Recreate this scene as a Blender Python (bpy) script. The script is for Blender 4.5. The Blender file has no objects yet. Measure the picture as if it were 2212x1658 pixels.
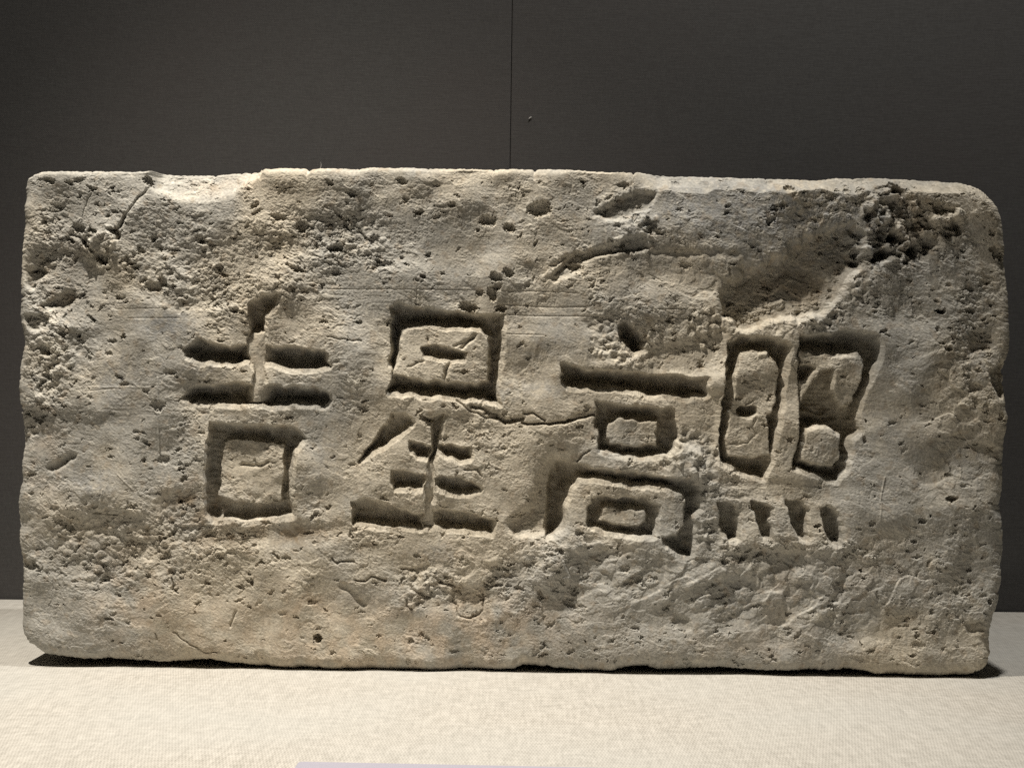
import bpy, math
import numpy as np
from mathutils import Vector

# ------------------------------------------------------------------ units
# 1 "px" = 0.2 mm on the front plane of the brick (y = 0); +x right, +y away from the camera, +z up
S = 0.0002
CX, CY = 1106.0, 829.0            # point of the traced sheet that lies on the optical axis
D = 0.62                          # camera to the front plane
ROLL = math.radians(0.70)         # the camera was held slightly rolled
TABLE_Z = -(1451.0 - CY) * S
WALL_Y = 0.190

scene = bpy.context.scene
col = scene.collection

# ------------------------------------------------------------------ camera
cam_d = bpy.data.cameras.new("camera")
cam_d.sensor_width = 36.0
cam_d.lens = 36.0 * D / (2212 * S)
cam_d.clip_start = 0.01
cam_d.clip_end = 20.0
cam = bpy.data.objects.new("camera", cam_d)
cam.location = (0, -D, 0)
cam.rotation_euler = (math.radians(90), -ROLL, 0)
col.objects.link(cam)
scene.camera = cam

# ------------------------------------------------------------------ world (dim gallery)
w = bpy.data.worlds.new("World")
scene.world = w
w.use_nodes = True
bg = w.node_tree.nodes["Background"]
bg.inputs[0].default_value = (0.85, 0.93, 1.0, 1)
bg.inputs[1].default_value = 0.006

# ------------------------------------------------------------------ lamps of the showcase
def spot(name, loc, target, power, color, angle, blend, radius):
    l = bpy.data.lights.new(name, 'SPOT')
    l.energy = power
    l.color = color
    l.spot_size = math.radians(angle)
    l.spot_blend = blend
    l.shadow_soft_size = radius
    o = bpy.data.objects.new(name, l)
    o.location = loc
    o.rotation_euler = (Vector(target) - Vector(loc)).to_track_quat('-Z', 'Y').to_euler()
    col.objects.link(o)
    return o

spot("spot_lamp", (-0.28, -0.215, 0.80), (-0.095, -0.03, -0.10), 54.0, (1.0, 0.92, 0.81), 50, 1.0, 0.013)
spot("spot_lamp", (0.19, -0.075, 0.84), (0.02, -0.01, 0.0), 22.0, (1.0, 0.96, 0.90), 100, 0.8, 0.014)

scene.view_settings.view_transform = 'Standard'
scene.view_settings.look = 'None'
scene.view_settings.gamma = 1.0
scene.view_settings.exposure = 0.0
scene.cycles.use_denoising = False
scene.cycles.max_bounces = 8
scene.cycles.diffuse_bounces = 3

# ------------------------------------------------------------------ helpers
def px(x, y, depth=0.0):
    """traced sheet coordinates -> world on the front plane (undoing the roll)"""
    dx, dz = (x - CX) * S, -(y - CY) * S
    c, s = math.cos(ROLL), math.sin(ROLL)
    return np.stack(np.broadcast_arrays(dx * c - dz * s, depth, dx * s + dz * c), -1)

def new_mesh(name, verts, quads, mat, parent=None, colors=None, tris=None):
    me = bpy.data.meshes.new(name)
    nv = len(verts)
    me.vertices.add(nv)
    me.vertices.foreach_set("co", np.ascontiguousarray(verts, dtype=np.float32).ravel())
    nq = len(quads)
    nt = 0 if tris is None else len(tris)
    loops = np.concatenate([np.asarray(quads).ravel()] + ([np.asarray(tris).ravel()] if nt else []))
    me.loops.add(len(loops))
    me.loops.foreach_set("vertex_index", loops.astype(np.int32))
    me.polygons.add(nq + nt)
    starts = np.concatenate([np.arange(nq) * 4, nq * 4 + np.arange(nt) * 3]).astype(np.int32)
    tot = np.concatenate([np.full(nq, 4), np.full(nt, 3)]).astype(np.int32)
    me.polygons.foreach_set("loop_start", starts)
    me.polygons.foreach_set("loop_total", tot)
    me.polygons.foreach_set("use_smooth", np.zeros(nq + nt, dtype=bool))
    if colors is not None:
        at = me.color_attributes.new("stain_light", 'FLOAT_COLOR', 'POINT')
        at.data.foreach_set("color", np.ascontiguousarray(colors, dtype=np.float32).ravel())
    me.update(calc_edges=True)
    me.materials.append(mat)
    o = bpy.data.objects.new(name, me)
    col.objects.link(o)
    if parent is not None:
        o.parent = parent
    return o

def nodes_of(name):
    m = bpy.data.materials.new(name)
    m.use_nodes = True
    nt = m.node_tree
    b = nt.nodes["Principled BSDF"]
    b.inputs["Roughness"].default_value = 0.95
    b.inputs["Specular IOR Level"].default_value = 0.15
    return m, nt, b

def N(nt, typ, **kw):
    n = nt.nodes.new(typ)
    for k, v in kw.items():
        if k.startswith("in_"):
            n.inputs[k[3:].replace("_", " ")].default_value = v
        else:
            setattr(n, k, v)
    return n

def mixc(nt, a, b, fac, mode='MIX'):
    n = nt.nodes.new("ShaderNodeMix")
    n.data_type = 'RGBA'
    n.blend_type = mode
    for sock, v in ((n.inputs[0], fac), (n.inputs[6], a), (n.inputs[7], b)):
        if hasattr(v, "links"):
            nt.links.new(v, sock)
        else:
            sock.default_value = v
    return n.outputs[2]

def mathn(nt, op, a, b=0.0, c=None):
    n = nt.nodes.new("ShaderNodeMath")
    n.operation = op
    for i, v in enumerate((a, b) if c is None else (a, b, c)):
        if hasattr(v, "links"):
            nt.links.new(v, n.inputs[i])
        else:
            n.inputs[i].default_value = v
    return n.outputs[0]

# ------------------------------------------------------------------ materials
def woven(name, light, dark, fx, fy, strength, bump, slub=0.5, axes="XY", tint=None, wob_amp=0.0006):
    """plain weave: warp and weft threads at fx, fy threads per metre with uneven slubs"""
    m, nt, b = nodes_of(name)
    tc = N(nt, "ShaderNodeTexCoord")
    sep = N(nt, "ShaderNodeSeparateXYZ")
    wob = N(nt, "ShaderNodeTexNoise", in_Scale=90.0, in_Detail=2.0)
    nt.links.new(tc.outputs["Object"], wob.inputs["Vector"])
    vadd = N(nt, "ShaderNodeVectorMath", operation='MULTIPLY_ADD')
    vadd.inputs[1].default_value = (wob_amp,) * 3
    nt.links.new(wob.outputs["Color"], vadd.inputs[0])
    nt.links.new(tc.outputs["Object"], vadd.inputs[2])
    nt.links.new(vadd.outputs[0], sep.inputs[0])
    u, v = sep.outputs[axes[0]], sep.outputs[axes[1]]
    su = mathn(nt, 'SINE', mathn(nt, 'MULTIPLY', u, fx * 2 * math.pi))
    sv = mathn(nt, 'SINE', mathn(nt, 'MULTIPLY', v, fy * 2 * math.pi))
    weave = mathn(nt, 'MULTIPLY_ADD', mathn(nt, 'MULTIPLY', su, sv), 0.5, 0.5)
    # slubs: noise stretched along each thread direction
    def streak(sx, sy, seed):
        mp = N(nt, "ShaderNodeMapping")
        sc = {'X': 0, 'Y': 1, 'Z': 2}
        vec = [1.0, 1.0, 1.0]
        vec[sc[axes[0]]] = sx
        vec[sc[axes[1]]] = sy
        mp.inputs["Scale"].default_value = vec
        mp.inputs["Location"].default_value = (seed, seed * 1.7, seed * 0.3)
        nt.links.new(vadd.outputs[0], mp.inputs["Vector"])
        n = N(nt, "ShaderNodeTexNoise", in_Scale=1.0, in_Detail=2.0)
        nt.links.new(mp.outputs[0], n.inputs["Vector"])
        return n.outputs["Fac"]
    s1 = streak(fx * 0.20, fy * 1.5, 3.1)
    s2 = streak(fx * 1.0, fy * 0.35, 7.7)
    sl = mathn(nt, 'ADD', s1, s2)
    sl = mathn(nt, 'MULTIPLY_ADD', mathn(nt, 'SUBTRACT', sl, 1.0), 2.2 * slub, 0.0)
    fac = mathn(nt, 'MULTIPLY_ADD', weave, strength, mathn(nt, 'ADD', sl, 0.5 - strength * 0.5))
    fac = mathn(nt, 'MAXIMUM', mathn(nt, 'MINIMUM', fac, 1.0), 0.0)
    c = mixc(nt, (*dark, 1), (*light, 1), fac)
    if tint:
        n2 = N(nt, "ShaderNodeTexNoise", in_Scale=9.0, in_Detail=2.0)
        nt.links.new(tc.outputs["Object"], n2.inputs["Vector"])
        mr = N(nt, "ShaderNodeMapRange")
        mr.inputs[1].default_value = 0.35
        mr.inputs[2].default_value = 0.65
        nt.links.new(n2.outputs["Fac"], mr.inputs[0])
        c = mixc(nt, c, (*tint, 1), mathn(nt, 'MULTIPLY', mr.outputs[0], 0.35))
    nt.links.new(c, b.inputs["Base Color"])
    bp = N(nt, "ShaderNodeBump", in_Strength=bump, in_Distance=0.0003)
    nt.links.new(fac, bp.inputs["Height"])
    nt.links.new(bp.outputs[0], b.inputs["Normal"])
    return m

M_cloth = woven("linen_cloth", (0.55, 0.525, 0.475), (0.32, 0.302, 0.265), 900, 210, 0.6, 0.6, 0.42, "XY",
                tint=(0.46, 0.465, 0.44))
M_wall = woven("dark_wall_cloth", (0.077, 0.0755, 0.0735), (0.060, 0.0580, 0.0565), 900, 900, 0.5, 0.2, 0.6, "XZ",
               tint=(0.071, 0.062, 0.0595))

def brick_material():
    m, nt, b = nodes_of("fired_clay")
    tc = N(nt, "ShaderNodeTexCoord")
    at = N(nt, "ShaderNodeAttribute", attribute_name="stain_light")
    sep = N(nt, "ShaderNodeSeparateColor")
    nt.links.new(at.outputs["Color"], sep.inputs[0])
    def noise(scale, det=4.0, rough=0.55):
        n = N(nt, "ShaderNodeTexNoise", in_Scale=scale, in_Detail=det, in_Roughness=rough)
        nt.links.new(tc.outputs["Object"], n.inputs["Vector"])
        return n.outputs["Fac"]
    def ramp(v, a, bb):
        r = N(nt, "ShaderNodeMapRange", interpolation_type='SMOOTHSTEP')
        r.inputs[1].default_value = a
        r.inputs[2].default_value = bb
        nt.links.new(v, r.inputs[0])
        return r.outputs[0]
    c = mixc(nt, (0.455, 0.415, 0.338, 1), (0.352, 0.343, 0.312, 1), ramp(noise(11, 5, 0.6), 0.42, 0.58))
    c = mixc(nt, c, (0.60, 0.565, 0.48, 1), mathn(nt, 'MULTIPLY', ramp(noise(70, 4, 0.65), 0.55, 0.75), 0.55))
    c = mixc(nt, c, (0.28, 0.265, 0.228, 1), mathn(nt, 'MULTIPLY', ramp(noise(110, 4, 0.6), 0.56, 0.74), 0.45))
    c = mixc(nt, c, (0.50, 0.40, 0.295, 1), sep.outputs[0])            # ochre / burnt earth
    c = mixc(nt, c, (0.285, 0.287, 0.280, 1), sep.outputs[1])         # slate grey skin
    c = mixc(nt, c, (0.27, 0.215, 0.15, 1), sep.outputs[2])          # brown soiling, plus shade painted into the upper right hollow
    c = mixc(nt, c, (0.68, 0.63, 0.54, 1), at.outputs["Alpha"])       # pale lime, plus light painted on rims and slopes
    g = ramp(noise(900, 3, 0.7), 0.3, 0.7)
    c = mixc(nt, c, mixc(nt, (0.80, 0.80, 0.80, 1), (1.16, 1.15, 1.13, 1), g), 1.0, 'MULTIPLY')
    nt.links.new(c, b.inputs["Base Color"])
    return m

M_brick = brick_material()

def plain(name, c, rough=0.6):
    m, nt, b = nodes_of(name)
    b.inputs["Roughness"].default_value = rough
    tc = N(nt, "ShaderNodeTexCoord")
    n = N(nt, "ShaderNodeTexNoise", in_Scale=400.0, in_Detail=3.0)
    nt.links.new(tc.outputs["Object"], n.inputs["Vector"])
    cc = mixc(nt, tuple(x * 0.94 for x in c) + (1,), tuple(min(1, x * 1.05) for x in c) + (1,), n.outputs["Fac"])
    nt.links.new(cc, b.inputs["Base Color"])
    return m

# ------------------------------------------------------------------ the setting
def box(name, lo, hi, mat, parent=None):
    (x0, y0, z0), (x1, y1, z1) = lo, hi
    v = [(x0, y0, z0), (x1, y0, z0), (x1, y1, z0), (x0, y1, z0), (x0, y0, z1), (x1, y0, z1), (x1, y1, z1), (x0, y1, z1)]
    q = [(0, 3, 2, 1), (4, 5, 6, 7), (0, 1, 5, 4), (1, 2, 6, 5), (2, 3, 7, 6), (3, 0, 4, 7)]
    return new_mesh(name, np.array(v), np.array(q), mat, parent)

# cloth-covered table: a sheet with faint unevenness
nx, ny = 160, 90
gx, gy = np.meshgrid(np.linspace(-0.62, 0.62, nx), np.linspace(-0.32, WALL_Y - 0.0015, ny))
rt = np.random.default_rng(5)
gz = np.zeros_like(gx)
for _ in range(14):
    a, f, p_ = rt.uniform(0, math.tau), rt.uniform(10, 45), rt.uniform(0, 6.28)
    gz += 0.00004 * np.sin(f * (gx * math.cos(a) + gy * math.sin(a)) + p_)
gz = gz - gz.max() + TABLE_Z - 0.00005
tv = np.stack([gx, gy, gz], -1).reshape(-1, 3)
ii = np.arange(nx * ny).reshape(ny, nx)
tq = np.stack([ii[:-1, :-1], ii[:-1, 1:], ii[1:, 1:], ii[1:, :-1]], -1).reshape(-1, 4)
table = new_mesh("table", tv, tq, M_cloth)
table["kind"] = "structure"
table["label"] = "cream linen cloth covered table top under the brick"
table["category"] = "table"

wall = box("wall", (-0.80, WALL_Y + 0.0040, TABLE_Z - 0.05), (0.80, WALL_Y + 0.02, 0.70), plain("seam_shadow", (0.035, 0.034, 0.033), 0.95))
wall["kind"] = "structure"
wall["label"] = "dark grey cloth covered back wall of the display case"
wall["category"] = "wall"
sx = float(px(1104, 180)[0]) * (D + WALL_Y) / D
def panel(x0, x1):
    """wall panel: cloth wrapped over a slightly rounded vertical edge"""
    z0, z1, r = TABLE_Z - 0.05, 0.70, 0.0006
    prof = [(x0, WALL_Y + 0.0038)]
    for k in range(5):
        a = math.pi / 2 * k / 4
        prof.append((x0 + r - r * math.cos(a), WALL_Y + r - r * math.sin(a)))
    for k in range(5):
        a = math.pi / 2 * k / 4
        prof.append((x1 - r + r * math.sin(a), WALL_Y + r - r * math.cos(a)))
    prof.append((x1, WALL_Y + 0.0038))
    v = [(x, y, z) for z in (z0, z1) for x, y in prof]
    n = len(prof)
    q = [(i, i + 1, n + i + 1, n + i) for i in range(n - 1)] + [(n - 1, 0, n, 2 * n - 1)]
    return new_mesh("panel", np.array(v), np.array(q), M_wall, wall)
panel(-0.80, sx - 0.00011)
panel(sx + 0.00011, 0.80)

# ------------------------------------------------------------------ the brick: sheet of vertices
NX, NY = 1440, 740
TOP = [(40, 371), (108, 372), (188, 371), (323, 371), (377, 375), (431, 375), (511, 368), (595, 365), (764, 366), (786, 363),
       (872, 363), (912, 366), (1128, 367), (1179, 366), (1233, 369), (1340, 373), (1381, 373), (1394, 376), (1448, 379),
       (1502, 379), (1556, 382), (1663, 384), (1725, 387), (1765, 388), (1805, 382), (1886, 382), (1967, 386), (2061, 392), (2200, 400)]
BOT = [(30, 1411), (89, 1413), (116, 1415), (161, 1420), (269, 1425), (404, 1427), (431, 1422), (458, 1422), (511, 1432), (592, 1439),
       (643, 1441), (805, 1445), (993, 1445), (1071, 1444), (1120, 1443), (1138, 1435), (1219, 1440), (1287, 1448), (1327, 1448),
       (1367, 1439), (1394, 1437), (1435, 1445), (1583, 1441), (1663, 1447), (1805, 1448), (1851, 1444), (1886, 1445),
       (1913, 1455), (2021, 1458), (2075, 1457), (2200, 1459)]
LEFT = [(350, 57), (414, 56), (468, 54), (549, 48), (602, 48), (670, 44), (726, 50), (755, 53), (798, 46), (827, 44), (942, 46),
        (1057, 47), (1085, 40), (1126, 39), (1179, 39), (1222, 44), (1287, 47), (1308, 43), (1357, 43), (1480, 44)]
RIGHT = [(350, 2163), (462, 2166), (505, 2169), (562, 2173), (656, 2178), (737, 2181), (764, 2171), (784, 2168), (838, 2170), (861, 2171),
         (884, 2176), (942, 2174), (985, 2173), (1013, 2167), (1056, 2164), (1071, 2161), (1138, 2169), (1173, 2170), (1200, 2163),
         (1243, 2166), (1292, 2159), (1319, 2151), (1362, 2142), (1410, 2143), (1480, 2143)]
K = 1.0055                         # the outline lies one edge radius behind the face
def curve(pts, t, inward):
    a = np.array(pts, float)
    v = np.interp(t, a[:, 0], a[:, 1])
    k = np.ones(9) / 9
    p = np.pad(v, 4, mode='edge')
    v = np.convolve(p, k, 'valid')
    rr = np.random.default_rng(int(a[3, 1]) + len(pts))
    f = np.fft.fftfreq(len(t), 1.46)
    z = np.fft.ifft(np.fft.fft(rr.standard_normal(len(t))) * np.exp(-(f * 7) ** 2) / (np.abs(f) + 0.02) ** 0.8).real
    z = z / z.std()
    # small broken-out nicks
    return v + 0.75 * z + inward * np.clip(np.abs(z) - 1.5, 0, 2) * 2.2
s = np.linspace(0, 1, NX)
t = np.linspace(0, 1, NY)
xs = 45 + s * (2165 - 45)
ys = 372 + t * (1450 - 372)
top = CY + (curve(TOP, xs, 1) - CY) * K
bot = CY + (curve(BOT, xs, -1) - CY) * 1.0085
lef = CX + (curve(LEFT, ys, 1) - CX) * K
rig = CX + (curve(RIGHT, ys, -1) - CX) * K
Sx, Ty = np.meshgrid(s, t)
X = lef[:, None] * (1 - Sx) + rig[:, None] * Sx
Y = top[None, :] * (1 - Ty) + bot[None, :] * Ty
W_, H_ = 2120.0, 1078.0
a_l, a_r, a_t, a_b = Sx * W_, (1 - Sx) * W_, Ty * H_, (1 - Ty) * H_
dedge = np.minimum(np.minimum(a_l, a_r), np.minimum(a_t, a_b))
for (A, B, R, sx_, sy_) in ((a_l, a_t, 40, -1, -1), (a_r, a_t, 95, 1, -1), (a_r, a_b, 62, 1, 1), (a_l, a_b, 78, -1, 1)):
    msk = (A < R) & (B < R)
    p = R - A[msk]
    q = R - B[msk]
    m = np.maximum(p, q)
    L = np.hypot(p, q) + 1e-9
    X[msk] += sx_ * (p * m / L - p)
    Y[msk] += sy_ * (q * m / L - q)

# ------------------------------------------------------------------ noise tools
fx_ = np.fft.fftfreq(NX, W_ / NX)[None, :]
fy_ = np.fft.fftfreq(NY, H_ / NY)[:, None]
def band(lmin, lmax, seed, ax=1.0, ay=1.0, ang=0.0):
    """unit-variance noise with wavelengths between lmin and lmax px, stretched by (ax, ay) along a rotated frame"""
    r = np.random.default_rng(seed)
    c, sn = math.cos(ang), math.sin(ang)
    u = (fx_ * c + fy_ * sn) * ax
    v = (-fx_ * sn + fy_ * c) * ay
    f = np.hypot(u, v)
    flt = np.exp(-(f * lmin) ** 2) - np.exp(-(f * lmax) ** 2)
    flt /= (f + 1.0 / lmax) ** 0.9
    z = np.fft.ifft2(np.fft.fft2(r.standard_normal((NY, NX))) * flt).real
    return z / z.std()
def blur(z, sig):
    g = 48
    p = np.pad(z, g, mode='symmetric')
    u = np.fft.fftfreq(NX + 2 * g, W_ / NX)[None, :]
    v = np.fft.fftfreq(NY + 2 * g, H_ / NY)[:, None]
    flt = np.exp(-2 * (math.pi * sig) ** 2 * (u ** 2 + v ** 2))
    return np.fft.ifft2(np.fft.fft2(p) * flt).real[g:-g, g:-g]
def sstep(a, b, x):
    u = np.clip((x - a) / (b - a), 0, 1)
    return u * u * (3 - 2 * u)
def win(x0, y0, x1, y1):
    i0 = int(np.clip((x0 - 70) / W_ * NX - 4, 0, NX - 1)); i1 = int(np.clip((x1 - 20) / W_ * NX + 6, 1, NX))
    j0 = int(np.clip((y0 - 395) / H_ * NY - 8, 0, NY - 1)); j1 = int(np.clip((y1 - 355) / H_ * NY + 8, 1, NY))
    return slice(j0, j1), slice(i0, i1)

# ragged domain for every traced outline
WX = X + 1.5 * band(22, 70, 11) + 0.22 * band(6, 11, 12)
WY = Y + 1.5 * band(22, 70, 13) + 0.22 * band(6, 11, 14)

def inside(P, x, y):
    r = np.zeros(x.shape, bool)
    n = len(P)
    for i in range(n):
        x0, y0 = P[i]; x1, y1 = P[(i + 1) % n]
        if y0 == y1: continue
        c = ((y0 > y) != (y1 > y)) & (x < (x1 - x0) * (y - y0) / (y1 - y0) + x0)
        r ^= c
    return r
def segd(x, y, a, b):
    ax, ay = a; bx, by = b
    dx, dy = bx - ax, by - ay
    u = np.clip(((x - ax) * dx + (y - ay) * dy) / (dx * dx + dy * dy + 1e-9), 0, 1)
    return np.hypot(x - ax - u * dx, y - ay - u * dy)
def area(P):
    P = np.array(P)
    return 0.5 * np.sum(P[:, 0] * np.roll(P[:, 1], -1) - np.roll(P[:, 0], -1) * P[:, 1])

CARVE = np.zeros((NY, NX))
STEEP, DEEP = 1.85, 1.55
CHAR = np.zeros((NY, NX), np.int8)
ISL = np.zeros((NY, NX), bool)
KT, KB, KS = 1.5, 1.9, 2.2         # wall steepness: upper, lower and side walls of a cut
def carve(cid, outer, inner=None, depth=30.0, drop=0.0, kt=KT, kb=KB, ks=KS):
    xs_ = [p[0] for p in outer]; ys_ = [p[1] for p in outer]
    w_ = win(min(xs_) - 8, min(ys_) - 8, max(xs_) + 8, max(ys_) + 8)
    x, y = WX[w_], WY[w_]
    ins = inside(outer, x, y)
    m = np.full(x.shape, 1e9)
    def edges(P, sign, base):
        nonlocal m
        n = len(P); o = 1 if area(P) > 0 else -1
        for i in range(n):
            a, b = P[i], P[(i + 1) % n]
            dx, dy = b[0] - a[0], b[1] - a[1]
            L = math.hypot(dx, dy) + 1e-9
            # inward normal (image coordinates, y down)
            ny_ = o * dx / L * sign
            nx_ = -o * dy / L * sign
            kx = ks * 1.25 if nx_ > 0 else ks * 0.62       # walls turned to the left were cut flatter
            k = kx + (kt - kx) * max(0, ny_) ** 2 + (kb * 1.3 - kx) * max(0, -ny_) ** 2
            m = np.minimum(m, base + k * segd(x, y, a, b))
    edges(outer, 1, 0.0)
    for P in (inner or []):
        ins &= ~inside(P, x, y)
        edges(P, -1, drop)
        isl = inside(P, x, y)
        ISL[w_] |= isl
        if drop:
            CARVE[w_] = np.maximum(CARVE[w_], np.where(isl, drop, 0))
    d = DEEP * depth * np.tanh(STEEP * m / depth)
    d = np.where(ins, d, 0)
    CARVE[w_] = np.maximum(CARVE[w_], d)
    CHAR[w_] = np.where(inside(outer, x, y), cid, CHAR[w_])
def cap(P, h):
    """leave a saddle of clay standing inside a cut"""
    xs_ = [p[0] for p in P]; ys_ = [p[1] for p in P]
    w_ = win(min(xs_) - 20, min(ys_) - 20, max(xs_) + 20, max(ys_) + 20)
    x, y = WX[w_], WY[w_]
    dd = np.full(x.shape, 1e9)
    for i in range(len(P)):
        dd = np.minimum(dd, segd(x, y, P[i], P[(i + 1) % len(P)]))
    dd = np.where(inside(P, x, y), -dd * 0.25, dd * 2.0)
    CARVE[w_] = np.minimum(CARVE[w_], np.maximum(h + dd, 2))

def zA(*p): return [(357.06 + .3409 * x, 595.1 + .3409 * y) for x, y in p]
def zB(*p): return [(714.1 + .3409 * x, 595.1 + .3409 * y) for x, y in p]
def zC(*p): return [(1130.7 + .341 * x, 654.6 + .341 * y) for x, y in p]
def zD(*p): return [(1487.7 + .341 * x, 654.6 + .341 * y) for x, y in p]
def z1(*p): return [(.2692 * x, 333.3 + .2692 * y) for x, y in p]
def z2(*p): return [(535.6 + .2692 * x, 333.3 + .2692 * y) for x, y in p]
def z3(*p): return [(1071.2 + .2692 * x, 333.3 + .2692 * y) for x, y in p]
def z4(*p): return [(1616.9 + .2692 * x, 333.3 + .2692 * y) for x, y in p]
def y1(*p): return [(.2692 * x, 1071.2 + .2692 * y) for x, y in p]
def y2(*p): return [(535.6 + .2692 * x, 1071.2 + .2692 * y) for x, y in p]
def y3(*p): return [(1071.2 + .2692 * x, 1071.2 + .2692 * y) for x, y in p]
def y4(*p): return [(1616.9 + .2692 * x, 1071.2 + .2692 * y) for x, y in p]
def z5(*p): return [(.2872 * x, 654.6 + .2872 * y) for x, y in p]
def z6(*p): return [(1785.3 + .2871 * x, 654.6 + .2871 * y) for x, y in p]

# --- first character (leftmost): upright, two bars, square
carve(1, zA((520, 185), (600, 115), (720, 105), (705, 190), (640, 240), (628, 350), (625, 540), (632, 620), (612, 785), (545, 785), (555, 600), (515, 500), (532, 350)), depth=30, kt=2.0)
carve(1, zA((105, 460), (170, 420), (205, 385), (300, 430), (400, 440), (520, 430), (640, 440), (800, 435), (925, 455), (1030, 480), (1045, 570), (950, 595), (780, 592), (620, 548), (400, 548), (240, 545), (150, 522)), depth=36, kt=2.0, kb=3.2)
carve(1, zA((100, 760), (150, 705), (220, 685), (320, 690), (440, 665), (560, 690), (640, 690), (780, 690), (950, 705), (1040, 740), (1052, 775), (1000, 827), (900, 817), (800, 812), (740, 832), (620, 817), (400, 812), (150, 807)), depth=36, kt=2.0, kb=3.2)
cap(zA((530, 370), (628, 360), (628, 560), (634, 640), (610, 790), (548, 790), (560, 600), (520, 480)), 9)
carve(1, zA((275, 915), (340, 922), (560, 940), (800, 948), (850, 985), (885, 1035), (850, 1060), (820, 1200), (800, 1380), (825, 1530), (560, 1560), (300, 1555), (245, 1500), (240, 1300), (255, 1050)),
      [zA((390, 1040), (560, 1050), (735, 1065), (740, 1200), (725, 1430), (640, 1450), (500, 1440), (330, 1395), (345, 1200), (365, 1060))], depth=34, drop=21, kt=1.5, kb=1.3)

# --- second character: square with slot over a stacked stem
carve(2, zB((380, 190), (430, 158), (460, 185), (620, 200), (740, 215), (940, 240), (1095, 240), (1102, 290), (1095, 480), (1072, 640), (1060, 700), (1080, 820), (1000, 800), (960, 780), (700, 770), (480, 750), (370, 742), (345, 710), (390, 660), (370, 540), (378, 350)),
      [zB((450, 345), (490, 320), (560, 312), (700, 330), (850, 330), (950, 335), (1000, 380), (1000, 520), (985, 660), (930, 680), (740, 675), (560, 650), (400, 625), (395, 600), (430, 520), (440, 420))], depth=36, drop=2, kt=1.8, kb=2.0)
carve(2, zB((565, 450), (620, 430), (680, 435), (860, 480), (850, 540), (720, 527), (590, 512)), depth=22, kt=2.2, kb=2.8)
carve(2, zB((395, 870), (470, 862), (535, 925), (450, 1005), (300, 1105), (160, 1185), (240, 1080), (330, 955)), depth=28)
carve(2, zB((550, 890), (600, 915), (635, 930), (640, 1050), (610, 1200), (595, 1400), (575, 1560), (590, 1592), (650, 1592), (640, 1480), (665, 1300), (665, 1160), (700, 1060), (715, 900), (728, 868), (640, 880)), depth=24)
carve(2, zB((490, 1030), (560, 1060), (640, 1070), (625, 1155), (540, 1142), (510, 1110)), depth=24, kt=1.8, kb=2.6)
carve(2, zB((680, 1060), (760, 1070), (890, 1085), (902, 1150), (820, 1172), (740, 1142), (670, 1105)), depth=26, kt=1.8, kb=2.6)
carve(2, zB((385, 1228), (450, 1228), (600, 1260), (600, 1348), (400, 1342), (380, 1290)), depth=27, kt=1.8, kb=2.6)
carve(2, zB((655, 1270), (800, 1262), (930, 1310), (957, 1350), (870, 1388), (750, 1378), (660, 1330)), depth=27, kt=1.8, kb=2.6)
carve(2, zB((130, 1430), (220, 1405), (300, 1425), (450, 1475), (590, 1510), (590, 1598), (350, 1598), (130, 1562)), depth=32, kt=1.5, kb=2.6)
carve(2, zB((630, 1470), (780, 1485), (900, 1498), (1045, 1540), (1035, 1638), (800, 1612), (630, 1592)), depth=32, kt=1.5, kb=2.6)
cap(zB((600, 1180), (650, 1170), (665, 1300), (640, 1480), (655, 1595), (585, 1600), (590, 1400)), 15)

# --- third character: dot, bar, small square, wide frame with square
carve(3, zC((590, 150), (640, 105), (720, 145), (775, 240), (765, 305), (700, 315), (640, 262)), depth=40, kt=2.4, kb=1.8)
carve(3, zC((235, 370), (300, 382), (420, 418), (600, 428), (800, 448), (1000, 455), (1175, 465), (1175, 575), (1050, 595), (900, 585), (790, 592), (740, 557), (600, 543), (400, 533), (280, 528), (235, 490)), depth=38, kt=2.2, kb=3.0)
carve(3, zC((455, 615), (560, 628), (720, 642), (960, 660), (985, 760), (1000, 850), (935, 965), (830, 970), (700, 980), (560, 950), (475, 925), (465, 800)),
      [zC((545, 760), (590, 730), (690, 735), (850, 760), (840, 900), (740, 905), (560, 895), (530, 850))], depth=34, drop=7, kt=1.6, kb=2.0)
carve(3, zC((150, 1090), (215, 995), (330, 1000), (430, 1038), (700, 1065), (900, 1095), (1090, 1115), (1130, 1180), (1125, 1300), (1080, 1360), (1095, 1480), (1065, 1610), (1010, 1605), (930, 1555), (870, 1482), (960, 1460), (1010, 1400), (1020, 1260), (1000, 1210), (940, 1180), (700, 1150), (500, 1120), (350, 1115), (320, 1160), (280, 1230), (270, 1320), (275, 1420), (200, 1482), (130, 1482), (140, 1300)), depth=34, kt=1.4, kb=1.8, ks=1.7)
carve(3, zC((430, 1235), (500, 1220), (760, 1230), (862, 1278), (852, 1400), (832, 1485), (720, 1475), (560, 1460), (430, 1425), (395, 1380)),
      [zC((500, 1300), (540, 1288), (770, 1308), (775, 1380), (740, 1412), (600, 1402), (480, 1378))], depth=28, drop=5, kt=2.0, kb=2.0)

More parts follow.
